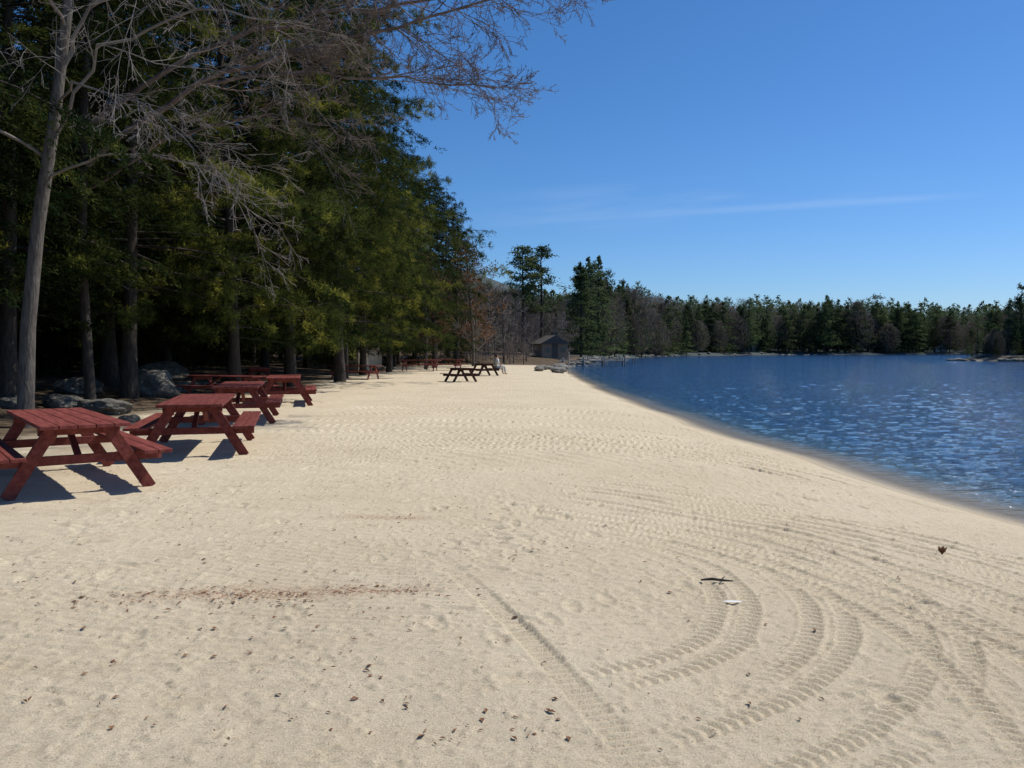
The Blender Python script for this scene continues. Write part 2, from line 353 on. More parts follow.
def trunk_pts(H,r,seed,lean=0.3):
    n=12; P=[];R=[]
    for i in range(n):
        t=i/(n-1); P.append((lean*math.sin(t*2+seed)*t, lean*math.cos(t*1.7+seed)*t-lean*0.0, -0.3+t*(H+0.3)))
        R.append(r*(1-t)**0.8*(1.0)+0.02 + (0.35*r if i==0 else 0.0))
    return P,R
def conifer_parts(seed,H,R,base,nb,nl,ls,droop=0.06,rise=0.05,prof='cone',puff=0.0,r0=None,sidespread=0.32,zmin=2.0,asp=0.34):
    rr=np.random.default_rng(seed)
    r0=r0 or H*0.009+0.03
    T=Geo(); P,RR=trunk_pts(H,r0,seed,0.6); T.tube(P,RR,9)
    z=base+(H-base)*np.sort(rr.random(nb))**0.95; ph=rr.random(nb)*2*math.pi+np.arange(nb)*2.4
    t=(z-base)/(H-base)
    if prof=='cone': ln=R*(1-t)**0.65*(0.6+0.4*np.minimum(1,t*6+0.5))
    elif prof=='egg': ln=R*np.clip(1-t,0,1)**0.5*(0.8+0.2*np.minimum(1,t*5))
    elif prof=='broad': ln=R*np.sqrt(np.clip(1-t**2.6,0.01,1))*(0.8+0.2*np.sin(t*7+seed)**2)
    ln=ln*(0.42+0.68*rr.random(nb))+0.25
    QQ=[]
    nlb=40; lobes=rr.random((7,nlb))
    li=np.clip((t*7).astype(int),0,6)
    ln*=0.60+0.78*lobes[li,((ph%(2*math.pi))/(2*math.pi)*9).astype(int)]
    for i in range(nb):
        L_=ln[i]; c,s=math.cos(ph[i]),math.sin(ph[i])
        ri=rise+(0.35*t[i] if prof in('cone','egg') else 0.2)*rr.random()+rr.normal(0,.12)
        dr_=droop*rr.uniform(.5,1.5)
        endz=z[i]+ri*L_-dr_*L_*L_
        if endz<zmin+.1: dr_-=(zmin+.1-endz)/(L_*L_)
        f=lambda q:np.stack([q*c,q*s,z[i]+ri*q-dr_*q*q],-1)
        qs=np.linspace(0,L_*0.85,5)
        tx=np.interp(z[i],[p[2] for p in P],[p[0] for p in P]); ty=np.interp(z[i],[p[2] for p in P],[p[1] for p in P])
        off=np.array([tx,ty,0])
        T.tube([f(q)+off for q in qs],np.linspace(0.008*L_+0.008,0.004,5),3)
        m=max(6,int(nl*(L_/R)*(0.6+0.8*rr.random())))
        pr=np.array([-s,c,0])
        if puff>0.15:
            nc=max(4,m//50); q=L_*(0.25+0.78*rr.random(nc)**0.7); lat=rr.normal(0,1,nc)*sidespread*(0.32*L_+0.3)*(1.1-q/L_*0.7)
            cc=f(q)+off+lat[:,None]*pr; cc[:,2]+=-np.abs(lat)*.2+rr.normal(0,.16,nc)
            idx=rr.integers(0,nc,m); dirv=unit(rr.normal(0,1,(m,3))+np.array([c,s,.3])*.7)
            C=cc[idx]+dirv*rr.uniform(.04,.26,m)[:,None]; D=unit(dirv+rr.normal(0,.22,(m,3)))
        else:
            nt_=max(6,int(L_*7)); tq=L_*(0.2+0.8*rr.random(nt_)**0.8); tl=(0.30+0.25*L_)*(1.15-tq/L_)*rr.uniform(.6,1.3,nt_)+.2; sg=rr.choice([-1,1],nt_)
            idx=rr.integers(0,nt_,m); v=rr.random(m)**.8*tl[idx]
            td=np.stack([c*.65+sg*(-s)*.76,s*.65+sg*c*.76,rr.normal(-.26,.20,nt_)],1)
            C=f(tq)[idx]+off+td[idx]*v[:,None]; C[:,2]-=.42*v*v
            C+=rr.normal(0,1,(m,3))*np.array([.045,.045,.035+puff])
            D=unit(td[idx]+rr.normal(0,.45+puff,(m,3)))
        Wv=unit(np.cross(D,np.array([0,0,1.0])+rr.normal(0,0.5+puff,(m,3))))
        sz=ls*(0.6+0.8*rr.random(m))
        k=C[:,2]>zmin+0.5*math.sin(ph[i]*3)-.3
        QQ.append(kites(C,D*sz[:,None],Wv*(sz*asp)[:,None])[k])
    return T,np.concatenate(QQ)
def bulk_mesh(name,Q,mat):
    n=len(Q); return mesh_np(name,Q.reshape(-1,3),np.arange(n*4).reshape(-1,4),[mat])

def make_tree(name,trunk_me,crown_me,x,y,rz=0,s=1.0,sz=None,label="",cat="tree",group=None,z=None):
    root=bpy.data.objects.new(name,None); link(root)
    root.location=(x,y,gz(x,y) if z is None else z); root.rotation_euler=(0,0,rz); root.scale=(s,s,sz or s)
    root.empty_display_size=0.5
    obj("trunk",trunk_me,parent=root); 
    if crown_me: obj("crown",crown_me,parent=root)
    tag(root,label,cat,group); return root

NEAR=[]
specs=[
 (1,22,5.5,2.5,285,900,0.135,0.05,-0.03,'broad',0.0,M_hem,2.0,.24),
 (2,20,5.2,2.5,275,900,0.135,0.055,0.00,'egg',0.0,M_hem,2.0,.24),
 (3,23,6.2,2.5,245,1250,0.20,0.04,-0.03,'broad',0.25,M_pine,1.9,.13),
 (4,17.5,6.2,1.8,300,900,0.14,0.055,0.0,'egg',0.0,M_hem,1.4,.24),
]
for k,(sd,H,R,b_,nb,nl,ls,dr,ri,pf,pu,mt,zm,asp) in enumerate(specs):
    T,Q=conifer_parts(sd,H,R,b_,nb,nl,ls,dr,ri,pf,pu,zmin=zm,asp=asp)
    NEAR.append((T.mesh("conifer_trunk",[M_bark],True),bulk_mesh("conifer_crown",Q,mt),H,R))
MID=[]
for k,(sd,H,R,b_,pf,pu,mt) in enumerate([(11,21,5,2.8,'broad',0.1,M_hem),(12,20,5.0,1.8,'egg',0,M_hem)]):
    T,Q=conifer_parts(sd,H,R,b_,175,300,0.27,0.045,0.02,pf,pu,zmin=1.5,asp=.28)
    MID.append((T.mesh("conifer_trunk",[M_bark],True),bulk_mesh("conifer_crown",Q,mt),H,R))
UND=[]
for sd in (91,92):
    T,Q=conifer_parts(sd,6.0,3.0,0.3,70,220,0.20,0.06,0.05,'broad',0.05,r0=.07,zmin=.3)
    UND.append((T.mesh("sapling_trunk",[M_bark],True),bulk_mesh("sapling_crown",Q,M_under)))
GW="dark conifers of the wood beside the beach"
edge=[(-13.6,15.0,0,0.5,1.0,1.15),(-12.8,21,1,1.3,0.95,1),(-11.8,25.5,2,2.4,0.92,.95),(-10.2,30.5,2,0.2,0.85,.95),(-9.6,36,0,4.0,1.0,1),(-8.6,41.5,2,5.2,1.0,1),(-9.6,47.5,3,1.9,1.0,1.15),(-9.6,53.5,2,3.3,0.85,.85),(-8.9,60,3,2.6,0.98,1),(-7.0,75,3,0.7,0.97,1),(-9.8,67,0,1.1,0.82,.8),(-14.5,30,0,3.0,1.0,1),(-13.5,40,1,0.9,1.0,1),(-16,22,2,4.4,0.95,1),(-15.5,52,0,5.5,1.0,1),(-11.5,81,3,1.5,.9,.9)]
for (x,y,k,rz,s,zf) in edge:
    t,c,H,R=NEAR[k]
    lab={0:"tall dark hemlock with drooping boughs at the sand's edge",1:"conical dark green hemlock at the edge of the wood",2:"tall white pine with tufted yellowish green boughs",3:"broad hemlock with boughs reaching down near the sand"}[k]
    make_tree("pine_tree" if k==2 else "hemlock_tree",t,c,x,y,rz,s,s*zf,label=lab,group=GW)
placed=[(e[0],e[1]) for e in edge]+[(-9.9,16.8)]
rr=random.Random(4); cnt=0; tries=0
while cnt<58 and tries<5000:
    tries+=1
    y=rr.uniform(11,112); x=rr.uniform(-0.95*y*0.62-14,-14)
    if x<-46: continue
    if y>85 and rr.random()<0.5: x=rr.uniform(-30,-4)
    u=512+x/y*FP
    if 325<u<362 and y<72: continue
    if any((x-a)**2+(y-b)**2<4.4**2 for a,b in placed): continue
    placed.append((x,y)); k=rr.randrange(2); t,c,H,R=MID[k]; cnt+=1
    make_tree("hemlock_tree",t,c,x,y,rr.uniform(0,6.28),rr.uniform(0.8,1.05),label="dark hemlock standing in the shaded wood",group=GW)
cnt=0; up=[]
while cnt<58:
    y=rr.uniform(34,95); x=rr.uniform(-0.62*y-6,-16-0.03*y)
    u=512+x/y*FP
    if u<-60 or (325<u<362 and y<72): continue
    if any((x-a)**2+(y-b)**2<2.8**2 for a,b in up): continue
    up.append((x,y)); t,c=UND[rr.randrange(2)]; cnt+=1
    make_tree("hemlock_sapling",t,c,x,y,rr.uniform(0,6.28),rr.uniform(.6,1.15),label="dense young hemlock in the shade of taller trees",group="young hemlocks under the wood")
for (x,y,s) in [(-13.0,60,.5),(-13.2,64,.6),(-13.5,71,.8),(-12.6,78,.8),(-9.5,84,.8),(-7.6,89,.6),(-5.0,93,.5)]:
    t,c=UND[rr.randrange(2)]
    make_tree("hemlock_sapling",t,c,x,y,x,s,label="bushy young hemlock at the back of the beach",group="young hemlocks under the wood")

# ------------------------------------------------------------------ bare deciduous trees
def limb(T,P0,d,L_,r,lev,rr,up=0.0,kids=(9,7,5),spread=0.9,wob=0.22,minr=0.0035):
    n=max(4,int(7-lev)); P=[np.array(P0,float)]; d=np.array(d,float); d/=np.linalg.norm(d); R=[r]
    dirs=[d]
    for i in range(n):
        d=d+rr.normal(0,wob,3)*0.6+np.array([0,0,up]); d/=np.linalg.norm(d)
        P.append(P[-1]+d*L_/n); R.append(max(minr,r*(1-(i+1)/n*0.85))); dirs.append(d)
    T.tube(P,R,[7,5,4,3,3][min(lev,4)])
    if lev<len(kids):
        for k in range(kids[lev]):
            t=0.15+0.85*(k+rr.random())/kids[lev]; f=t*n; i=min(n-1,int(f)); p=P[i]+(P[i+1]-P[i])*(f-i)
            cd=dirs[i]+rr.normal(0,1,3)*spread*0.75; 
            rad=max(minr,np.interp(f,range(n+1),R)*0.6)
            limb(T,p,cd,L_*(0.30+0.30*rr.random())*(1.15-0.5*t),rad,lev+1,rr,up,kids,spread,wob,minr)
def guided(T,pts,r0,r1,rr,kids,Lk,up=0.0,spread=0.8,minr=0.0035,sub=(0,6,4,3),start=.25):
    P=[np.array(p,float) for p in pts]
    Q=[]
    for i in range(len(P)-1):
        for t in np.linspace(0,1,5)[:-1]: Q.append(P[i]*(1-t)+P[i+1]*t+rr.normal(0,0.05,3))
    Q.append(P[-1]); n=len(Q)-1; R=np.linspace(r0,r1,n+1); T.tube(Q,R,6)
    for k in range(kids):
        t=start+(1-start)*(k+rr.random())/kids; f=min(t*n,n-1e-3); i=int(f); p=Q[i]+(Q[i+1]-Q[i])*(f-i)
        cd=(Q[i+1]-Q[i]); cd/=np.linalg.norm(cd); cd=cd+rr.normal(0,1,3)*spread*0.6
        limb(T,p,cd,Lk*(0.5+0.7*rr.random()),np.interp(f,range(n+1),R)*0.5,1,rr,up,sub,0.8,0.17,minr)
rr2=np.random.default_rng(21)
bx,by=-9.9,16.8
Tt=Geo()
tp=[(0,0,-0.3),(0.03,0,0.3),(0.12,0,2),(0.36,0,4),(0.78,-0.1,6),(1.2,-0.2,8.5),(1.5,-0.3,11),(1.7,-0.2,14),(1.8,0,17)]
Tt.tube(tp,[0.23,0.165,0.145,0.13,0.115,0.095,0.08,0.06,0.03],10)
Tc=Geo()
guided(Tc,[(0.75,-0.1,5.9),(2.2,-0.9,7.2),(4.2,-1.6,7.7),(6.4,-2.2,7.2)],0.04,0.010,rr2,9,2.6,-0.03,minr=.0038)
guided(Tc,[(0.75,-0.1,6.2),(1.9,-1.4,6.5),(3.4,-2.2,5.9),(4.6,-2.8,4.9)],0.032,0.008,rr2,8,2.0,-0.05,minr=.0038)
guided(Tc,[(0.5,0,4.9),(1.8,-0.5,5.4),(3.4,-0.8,5.2),(5.2,-1.0,4.4)],0.028,0.007,rr2,8,1.9,-0.05,minr=.0038)
guided(Tc,[(0.95,-0.1,7.2),(1.8,-0.6,8.2),(3.5,-1.0,8.8),(6.4,-0.8,8.6)],0.045,0.012,rr2,10,2.6,-0.02,minr=.0038)
guided(Tc,[(1.1,-0.1,7.8),(1.4,-1.6,8.4),(2.6,-2.6,8.2),(4.6,-3.0,7.2)],0.036,0.010,rr2,8,2.2,-0.03,minr=.0038)
guided(Tc,[(0.6,0,5.4),(-0.5,-1.5,6.0),(-1.8,-3.0,6.6)],0.04,0.010,rr2,6,2.0,-0.03)
for k in range(7):
    a=rr2.uniform(0,6.28); limb(Tc,(1.4,-0.2,8.5+k*0.9),(math.cos(a),math.sin(a),0.7),3.6,0.05,1,rr2,0.02,(0,6,5,3))
make_tree("maple_tree",Tt.mesh("maple_trunk",[M_greybark],True),Tc.mesh("maple_crown",[M_twig],False),bx,by,0,1,label="leafless grey-barked maple with long arching bare branches")
cx,cy=-11.3,22.2; T2=Geo(); T2.tube([(0,0,-.3),(0,0,.4),(-0.15,0,4),(0.1,-.2,8),(0.5,-.3,12),(.8,-.2,17)],[.19,.14,.125,.11,.08,.04],9)
C2=Geo()
guided(C2,[(0.1,-.2,6.4),(3.2,-0.7,8.3),(6.3,-1.2,9.1),(9.1,-1.5,9.6),(12.1,-1.8,10.4)],0.085,0.018,rr2,27,2.2,0.01,0.75,minr=.0055,sub=(0,7,5,3))
guided(C2,[(0.2,-.2,7.4),(3.2,-0.5,9.2),(6.3,-0.9,9.9),(9.4,-1.0,10.3),(12.4,-1.1,10.6)],0.075,0.018,rr2,27,2.2,0.0,0.75,minr=.0055,sub=(0,7,5,3))
guided(C2,[(3.2,-.7,8.3),(5.8,-1.0,8.5),(8.6,-1.3,8.2),(10.9,-1.6,7.9)],0.05,0.012,rr2,21,2.0,0.0,0.75,minr=.0055,sub=(0,7,5,3))
guided(C2,[(0.0,-.2,5.6),(2.6,-1.2,6.8),(5.0,-1.9,7.2),(7.0,-2.4,6.8)],0.045,0.010,rr2,11,2.2,-.02,0.75,minr=.0045)
for k in range(6):
    a=rr2.uniform(0,6.28); limb(C2,(0.6,-0.2,9.5+k*1.1),(math.cos(a),math.sin(a),0.7),4.0,0.06,1,rr2,0.02,(0,6,5,3))
make_tree("maple_tree",T2.mesh("maple_trunk",[M_bark],True),C2.mesh("maple_crown",[M_redtwig],False),cx,cy,0,1,label="leafless maple with reddish twigs reaching over the sand")

def bare_tree(seed,H,mt,spread=0.8,minr=0.008):
    r_=np.random.default_rng(seed); A=Geo(); B=Geo()
    A.tube([(0,0,-.3),(0.05,0,H*.3),(0.1,0.1,H*.6),(0.1,0,H*.95)],[H*.014,H*.012,H*.008,.01],6)
    for k in range(16):
        a=r_.uniform(0,6.28); z=H*(.16+.78*k/16); limb(B,(0.07,0.05,z),(math.cos(a),math.sin(a),0.8),H*.34*(1.15-k/20),H*.005,1,r_,0.04,(0,7,5),spread,0.2,minr)
    return A.mesh("bare_trunk",[M_greybark],True),B.mesh("bare_crown",[mt],False)
B1=bare_tree(31,9,M_twig,minr=0.014); B2=bare_tree(32,11,M_redtwig,minr=0.016)
def budding(seed,H,R):
    T,Q=conifer_parts(seed,H,R,H*.12,90,110,0.25,0.0,0.35,'broad',0.1,zmin=1)
    return T.mesh("budding_trunk",[M_greybark],True),bulk_mesh("budding_crown",Q[::2],M_brownleaf)
BD=budding(41,9.5,2.6)
GB="leafless trees at the end of the beach"
for (x,y,m,s) in [(-3.8,88,B1,1.0),(-1.0,100,B2,.85),(-6,92,B2,1.0),(0.6,112,B1,.95),(3.0,126,B2,0.8),(8.6,134,B1,.9),(-3,108,B2,.9),(3.2,140,B2,.95),(13.5,165,B2,.95),(9,150,B1,1.0),(-7.5,83,B1,0.9),(3.4,116,B1,.7),(7.2,119,B1,.65),(2.2,118,B2,.6),(-.5,106,B1,.7),(1.8,104,B2,.5),(8.6,128,B2,.6),(-2,96,B1,.55)]:
    make_tree("bare_tree",m[0],m[1],x,y,x*3,s,label="slender leafless tree with pale grey twigs",group=GB)
rr=random.Random(12)
for k in range(34):
    y=rr.uniform(91,125); x=rr.uniform(-9,np.interp(y,[87,112,157],[4.4,8.2,15]))
    if 530<512+x/y*FP<566: continue
    m=rr.choice([B1,B2]); s=rr.uniform(.16,.3)
    make_tree("bare_shrub",m[0],m[1],x,y,rr.uniform(0,6),s*1.5,s,label="low leafless brush growing behind the sand",cat="shrub",group="leafless brush at the end of the beach")
make_tree("budding_tree",BD[0],BD[1],-3.8,82,0.3,1.3,label="young maple flushed with rusty spring buds")
make_tree("budding_tree",BD[0],BD[1],-7.2,69,1.3,1.0,label="young maple flushed with rusty spring buds")

# ------------------------------------------------------------------ far trees
def far_tree(seed,H,R,kind,nq=2600,ls=0.62):
    rr=np.random.default_rng(seed); G=Geo()
    G.tube([(0,0,-.8),(0,0,H*.5),(0,0,H*.97)],[H*.010+.05,H*.008+.03,.03],5,0)
    if kind=='bare':
        for k in range(24):
            a=rr.uniform(0,6.28); z=H*rr.uniform(.15,.7); L_=H*rr.uniform(.2,.4)
            G.tube([(0,0,z),(math.cos(a)*L_*.5,math.sin(a)*L_*.5,z+L_*.6),(math.cos(a)*L_*.8,math.sin(a)*L_*.8,z+L_)],[.07,.04,.02],3,0)
        n=nq; t=rr.random(n); z=H*(.08+.94*t); r=R*np.sqrt(np.clip(1-(2*(t-.45))**2,0.12,1))*rr.random(n)**.5
        a=rr.random(n)*6.283
        C=np.stack([r*np.cos(a),r*np.sin(a),z],1); D=np.stack([np.cos(a)*.5,np.sin(a)*.5,np.ones(n)],1)+rr.normal(0,.4,(n,3)); D=unit(D)
        W=unit(np.cross(D,rr.normal(0,1,(n,3)))); s=rr.uniform(.6,1.5,n)
        G.quads(kites(C,D*s[:,None],W*0.11),1)
    else:
        nb=80 if kind!='pine' else 64
        t=np.sort(rr.random(nb)); b0={'spruce':.06,'hem':.03,'pine':.13}[kind]
        z=H*(b0+(1-b0)*t)
        ln=R*((1-t)**(.9 if kind=='spruce' else .65)+.06) if kind!='pine' else R*np.sqrt(np.clip(1.03-t**1.8,0.04,1))*(.45+.55*rr.random(nb))
        ln*=(.6+.6*rr.random(nb)); ph=rr.random(nb)*6.283
        m=nq//nb
        for i in range(nb):
            q=ln[i]*rr.random(m)**.6; lat=rr.normal(0,.22,m)*(ln[i]+.2); c,s=math.cos(ph[i]),math.sin(ph[i])
            zz=z[i]+(0.1*q-(.07 if kind!='pine' else -.02)*q*q)+rr.normal(0,.17 if kind!='pine' else .27,m)
            C=np.stack([q*c-lat*s,q*s+lat*c,zz],1); D=unit(rr.normal(0,1,(m,3))*np.array([1,1,.5])); W=unit(np.cross(D,rr.normal(0,1,(m,3))+np.array([0,0,1])))
            sz=ls*rr.uniform(.5,1.2,m)*(1-.3*t[i]); G.quads(kites(C,D*sz[:,None],W*(sz*.47)[:,None]),1)
    return G
def fm(G,name,fol): return G.mesh(name,[M_bark if fol is M_farcon else M_greybark,fol])
FT={'spruce':[fm(far_tree(51,15,3.2,'spruce'),"far_spruce",M_farcon),fm(far_tree(52,17,3.6,'spruce'),"far_spruce",M_farcon)],
    'hem':[fm(far_tree(53,14,4.2,'hem'),"far_hemlock",M_farcon)],
    'pine':[fm(far_tree(54,17,4.7,'pine'),"far_pine",M_farcon),fm(far_tree(55,16,4.3,'pine'),"far_pine",M_farcon),fm(far_tree(58,15,4.5,'pine'),"far_pine",M_farcon)],
    'bare':[fm(far_tree(56,13,3.8,'bare',1700),"far_bare",M_farbare),fm(far_tree(57,14,4.2,'bare',1900),"far_bare",M_farbare)]}
LB={'spruce':"narrow dark spruce on the lake shore",'hem':"dark hemlock on the lake shore",'pine':"tall ragged white pine on the lake shore",'bare':"leafless brown hardwood on the lake shore"}
NM={'spruce':"spruce_tree",'hem':"hemlock_tree",'pine':"pine_tree",'bare':"bare_tree"}
GF="trees along the lake shore"
def put(kind,x,y,s=1.0,sxy=None,v=None,label=None,z=None):
    me=FT[kind][v if v is not None else random.randrange(len(FT[kind]))]
    o=obj(NM[kind],me,loc=(x,y,(gz(x,y) if z is None else z)-.1),rot=(0,0,random.uniform(0,6.28)),scale=((sxy or s),(sxy or s),s))
    tag(o,label or LB[kind],"tree",GF); return o
def U(u,d): return (u-512)/FP*d
def open_pine(seed,H):
    rr=np.random.default_rng(seed); G=Geo(); G.tube([(0,0,-.8),(.1,0,H*.5),(.0,.1,H*.97)],[.24,.17,.04],6,0)
    for k in range(34):
        t=(k+rr.random())/34; z=H*(.36+.62*t); a=rr.uniform(0,6.28); L_=(3.3*(1-t)**.5+.5)*rr.uniform(.45,1.05)
        e=np.array([math.cos(a)*L_,math.sin(a)*L_,z+L_*.22]); G.tube([(0,0,z),e],[.05,.02],3,0)
        n=120; tt=rr.uniform(.4,1.05,n)[:,None]; C=np.array([0,0,z])*(1-tt)+e*tt+rr.normal(0,1,(n,3))*np.array([.4,.4,.18])
        D=unit(rr.normal(0,1,(n,3))); W=unit(np.cross(D,rr.normal(0,1,(n,3)))); sz=rr.uniform(.2,.45,n); G.quads(kites(C,D*sz[:,None],W*(sz*.45)[:,None]),1)
    return G
hp=fm(open_pine(61,15.5),"white_pine",M_farcon); hp2=fm(open_pine(64,15.5),"white_pine",M_farcon)
hs=fm(far_tree(62,15.2,3.3,'spruce',7500,0.45),"spruce",M_farcon)
for me,u,d,s,lab,nm in [(hp,523,117,1.0,"tall open-crowned white pine standing above bare trees","pine_tree"),(hp2,541,119,1.02,"tall open-crowned white pine standing above bare trees","pine_tree"),(hs,581,126,.98,"dense pointed dark spruce on the shore","spruce_tree")]:
    x=U(u,d); o=obj(nm,me,loc=(x,d,gz(x,d)-.1),rot=(0,0,u),scale=(s*1.1,s*1.1,s)); tag(o,lab,"tree",GF)
for (u,d,k,s) in [(495,125,'hem',.5),(508,135,'bare',.7),(552,145,'bare',.72),(560,150,'bare',.75),(566,138,'bare',.6),(597,165,'bare',.8),(606,172,'bare',.85),(530,150,'bare',.75),(515,160,'bare',.85),(592,150,'hem',.5),(545,165,'spruce',.6),(612,185,'bare',.9),(622,190,'spruce',.85),(628,200,'bare',.95),(500,150,'bare',.8),(485,120,'bare',.75),(480,130,'hem',.8),(640,225,'bare',1.0),(572,160,'bare',.75),(586,175,'bare',.8),(602,190,'bare',.9),(536,175,'bare',.85),(618,210,'bare',1.0),(532,128,'bare',.4),(603,160,'hem',.5),(556,142,'spruce',.42),(634,215,'pine',.9),(610,195,'pine',.75),(592,180,'pine',.65),(655,240,'spruce',1.05),(680,262,'pine',1.1)]:
    x=U(u,d)
    if landsd(np.array([x]),np.array([float(d)]))[0]>0.5: put(k,x,d,s)
pts=SH[18:26]; seg=np.hypot(*np.diff(pts,axis=0).T); tot=seg.sum(); cum=np.append(0,np.cumsum(seg)); s_=0
while s_<tot:
    x=np.interp(s_,cum,pts[:,0]); y=np.interp(s_,cum,pts[:,1])
    if x/y>0.66: break
    frac=x/y
    clump=0.65+0.9*float(vnoise(np.array([s_*.05]),np.array([3.3]),60)[0])
    for row in range(2):
        xx=x+random.uniform(-2.5,2.5)-random.uniform(1,4)*0.6; yy=y+random.uniform(2,8)+row*random.uniform(4,10)
        k=random.choices(['pine','spruce','hem','bare'],[3,1.4,2.2,4.4] if frac<0.28 else [4.6,1.2,2.8,3.0])[0]
        s=(random.uniform(.6,1.12) if frac<0.3 else random.uniform(.7,1.25))*clump**.7
        put(k,xx,yy,s,s*random.uniform(1.0,1.4))
    s_+=random.uniform(1.8,4.8)
for k in range(64):
    x=80+random.random()**1.2*25; y=random.uniform(140,157)
    if sd_poly(ISL,np.array([x]),np.array([y]))[0]<-0.8: put(random.choice(['pine','pine','hem','bare']),x,y,random.uniform(.16,.36)+(.6*random.random()*min(1,(x-84)/6) if x>85 else 0),label="small tree on a low rocky point in the lake")

lows=[(far_tree(71,15,4.2,'spruce',420,1.4),'c'),(far_tree(72,16,5.2,'pine',480,1.3),'c'),(far_tree(73,14,4.8,'bare',440),'b'),(far_tree(74,14,4.8,'hem',440,1.4),'c')]
lowsA=[(np.concatenate(g_.V),np.array(g_.F),np.array(g_.M),c) for g_,c in lows]
VV=[];FF=[];MM=[];n0=0; cnt=0; fr=np.random.default_rng(77)
while cnt<2200:
    d=200+fr.random()**1.8*440; fx=fr.uniform(-0.08,0.70); x=fx*d; y=d
    s=landsd(np.array([x]),np.array([y]))[0]
    if s<9: continue
    pb=0.70 if fx<0.28 else 0.38
    k=2 if fr.random()<pb else fr.choice([0,1,1,3])
    V0,F0,M0,c=lowsA[k]; a=fr.uniform(0,6.28); sc=fr.uniform(.75,1.2)*(.9+.4*float(vnoise(np.array([x*.03]),np.array([y*.03]),61)[0]))*(.78 if fx<.13 else 1)
    ca_,sa_=math.cos(a),math.sin(a); V1=V0@np.array([[ca_,sa_,0],[-sa_,ca_,0],[0,0,1]])*sc+np.array([x,y,gz(x,y)-.2])
    VV.append(V1);FF.append(F0+n0);MM.append(M0+(2 if c=='b' else 0)); n0+=len(V1); cnt+=1
fo=obj("forest",mesh_np("forest",np.concatenate(VV),np.concatenate(FF),[M_bark,M_farcon,M_greybark,M_farbare],np.concatenate(MM)))
fo["kind"]="stuff"; fo["label"]="mixed conifer and leafless wood covering the low hill"; fo["category"]="forest"

# ------------------------------------------------------------------ boxes and tables
def box_between(G,p,q,w,h,side=None,mi=0,up=(0,0,1)):
    p=np.array(p,float);q=np.array(q,float); t=q-p; t/=np.linalg.norm(t); up=np.array(up,float)
    s=np.cross(t,up); s/=np.linalg.norm(s); u=np.cross(s,t)
    c=[]
    for e in (p,q):
        for a,b in ((-1,-1),(1,-1),(1,1),(-1,1)): c.append(e+s*a*w/2+u*b*h/2)
    b0=G.n; G.V.append(np.array(c)); G.n+=8
    for f in ((0,3,2,1),(4,5,6,7),(0,1,5,4),(1,2,6,5),(2,3,7,6),(3,0,4,7)): G.F.append(tuple(b0+i for i in f)); G.M.append(mi)
def table_meshes(L_,mt):
    d={}
    hl=L_/2
    G=Geo()
    for i in range(5): 
        x=(i-2)*0.174; box_between(G,(x,-hl,.75),(x,hl,.75),.166,.04)
    ye=hl-.38
    d['tabletop']=[(G,None)]
    ss=[]
    for sg in (-1,1):
        G=Geo()
        for o in (-.075,.075): box_between(G,(sg*.70+o,-hl,.44),(sg*.70+o,hl,.44),.142,.04)
        ss.append((G,None))
    d['seat']=ss
    ll=[]
    for sy in (-1,1):
        for sx in (-1,1):
            G=Geo(); box_between(G,(sx*.70,sy*ye,0.0),(sx*.26,sy*ye,.725),.042,.13,up=(1,0,0)); ll.append((G,None))
    d['leg']=ll
    bb=[]
    for sy in (-1,1):
        G=Geo(); y=sy*(ye-.044)
        box_between(G,(-.83,y,.368),(.83,y,.368),.042,.10); bb.append((G,None))
    d['seat_support']=bb
    bb=[]
    for sy in (-1,1):
        G=Geo(); y=sy*(ye-.044); box_between(G,(-.40,y,.682),(.40,y,.682),.042,.09); bb.append((G,None))
    d['top_support']=bb
    bb=[]
    for sy in (-1,1):
        G=Geo(); box_between(G,(0,sy*(ye-.09),.36),(0,sy*.22,.715),.07,.04); bb.append((G,None))
    d['brace']=bb
    out=[]
    for k,v in d.items():
        for G,_ in v: out.append((k,G.mesh("table_"+k,[mt])))
    return out
TM=table_meshes(2.9,M_red); TD=table_meshes(1.8,M_darkwood)
def table(x,y,rz,meshes,label,group,s=1.0):
    root=bpy.data.objects.new("picnic_table",None); link(root); root.location=(x,y,gz(x,y)-.005); root.rotation_euler=(0,0,math.radians(rz)); root.scale=(s,s,s)
    for n_,me in meshes:
        o=obj(n_,me,parent=root); bv=o.modifiers.new("bevel",'BEVEL'); bv.width=.006; bv.segments=2
    tag(root,label,"picnic table",group); return root
GT="red picnic tables lined up along the beach"
table(-5.50,10.15,37,TM,"weathered red picnic table with sturdy splayed legs on sand",GT,1.04)
table(-5.08,13.5,15,TM,"weathered red picnic table standing on sand",GT,1.06)
table(-6.22,19.0,14,TM,"weathered red picnic table standing on sand",GT,1.08)
table(-6.75,24.6,14,TM,"weathered red picnic table standing on sand",GT,1.08)
table(-9.3,27.0,65,TM,"red picnic table close to the boulders",GT)
table(-11.0,36,20,TM,"red picnic table under the trees",GT)
table(-8.6,45.5,75,TM,"red picnic table in the shade of hemlocks",GT)
table(-7.0,63,85,TM,"distant red picnic table by the wood",GT,1.1)
table(-5.4,66,75,TM,"distant red picnic table by the wood",GT,1.1)
table(-2.6,42,30,TD,"dark brown picnic table out on the sand",GT,.92)
table(-1.75,52,30,TD,"dark brown picnic table with a person seated on it",GT)

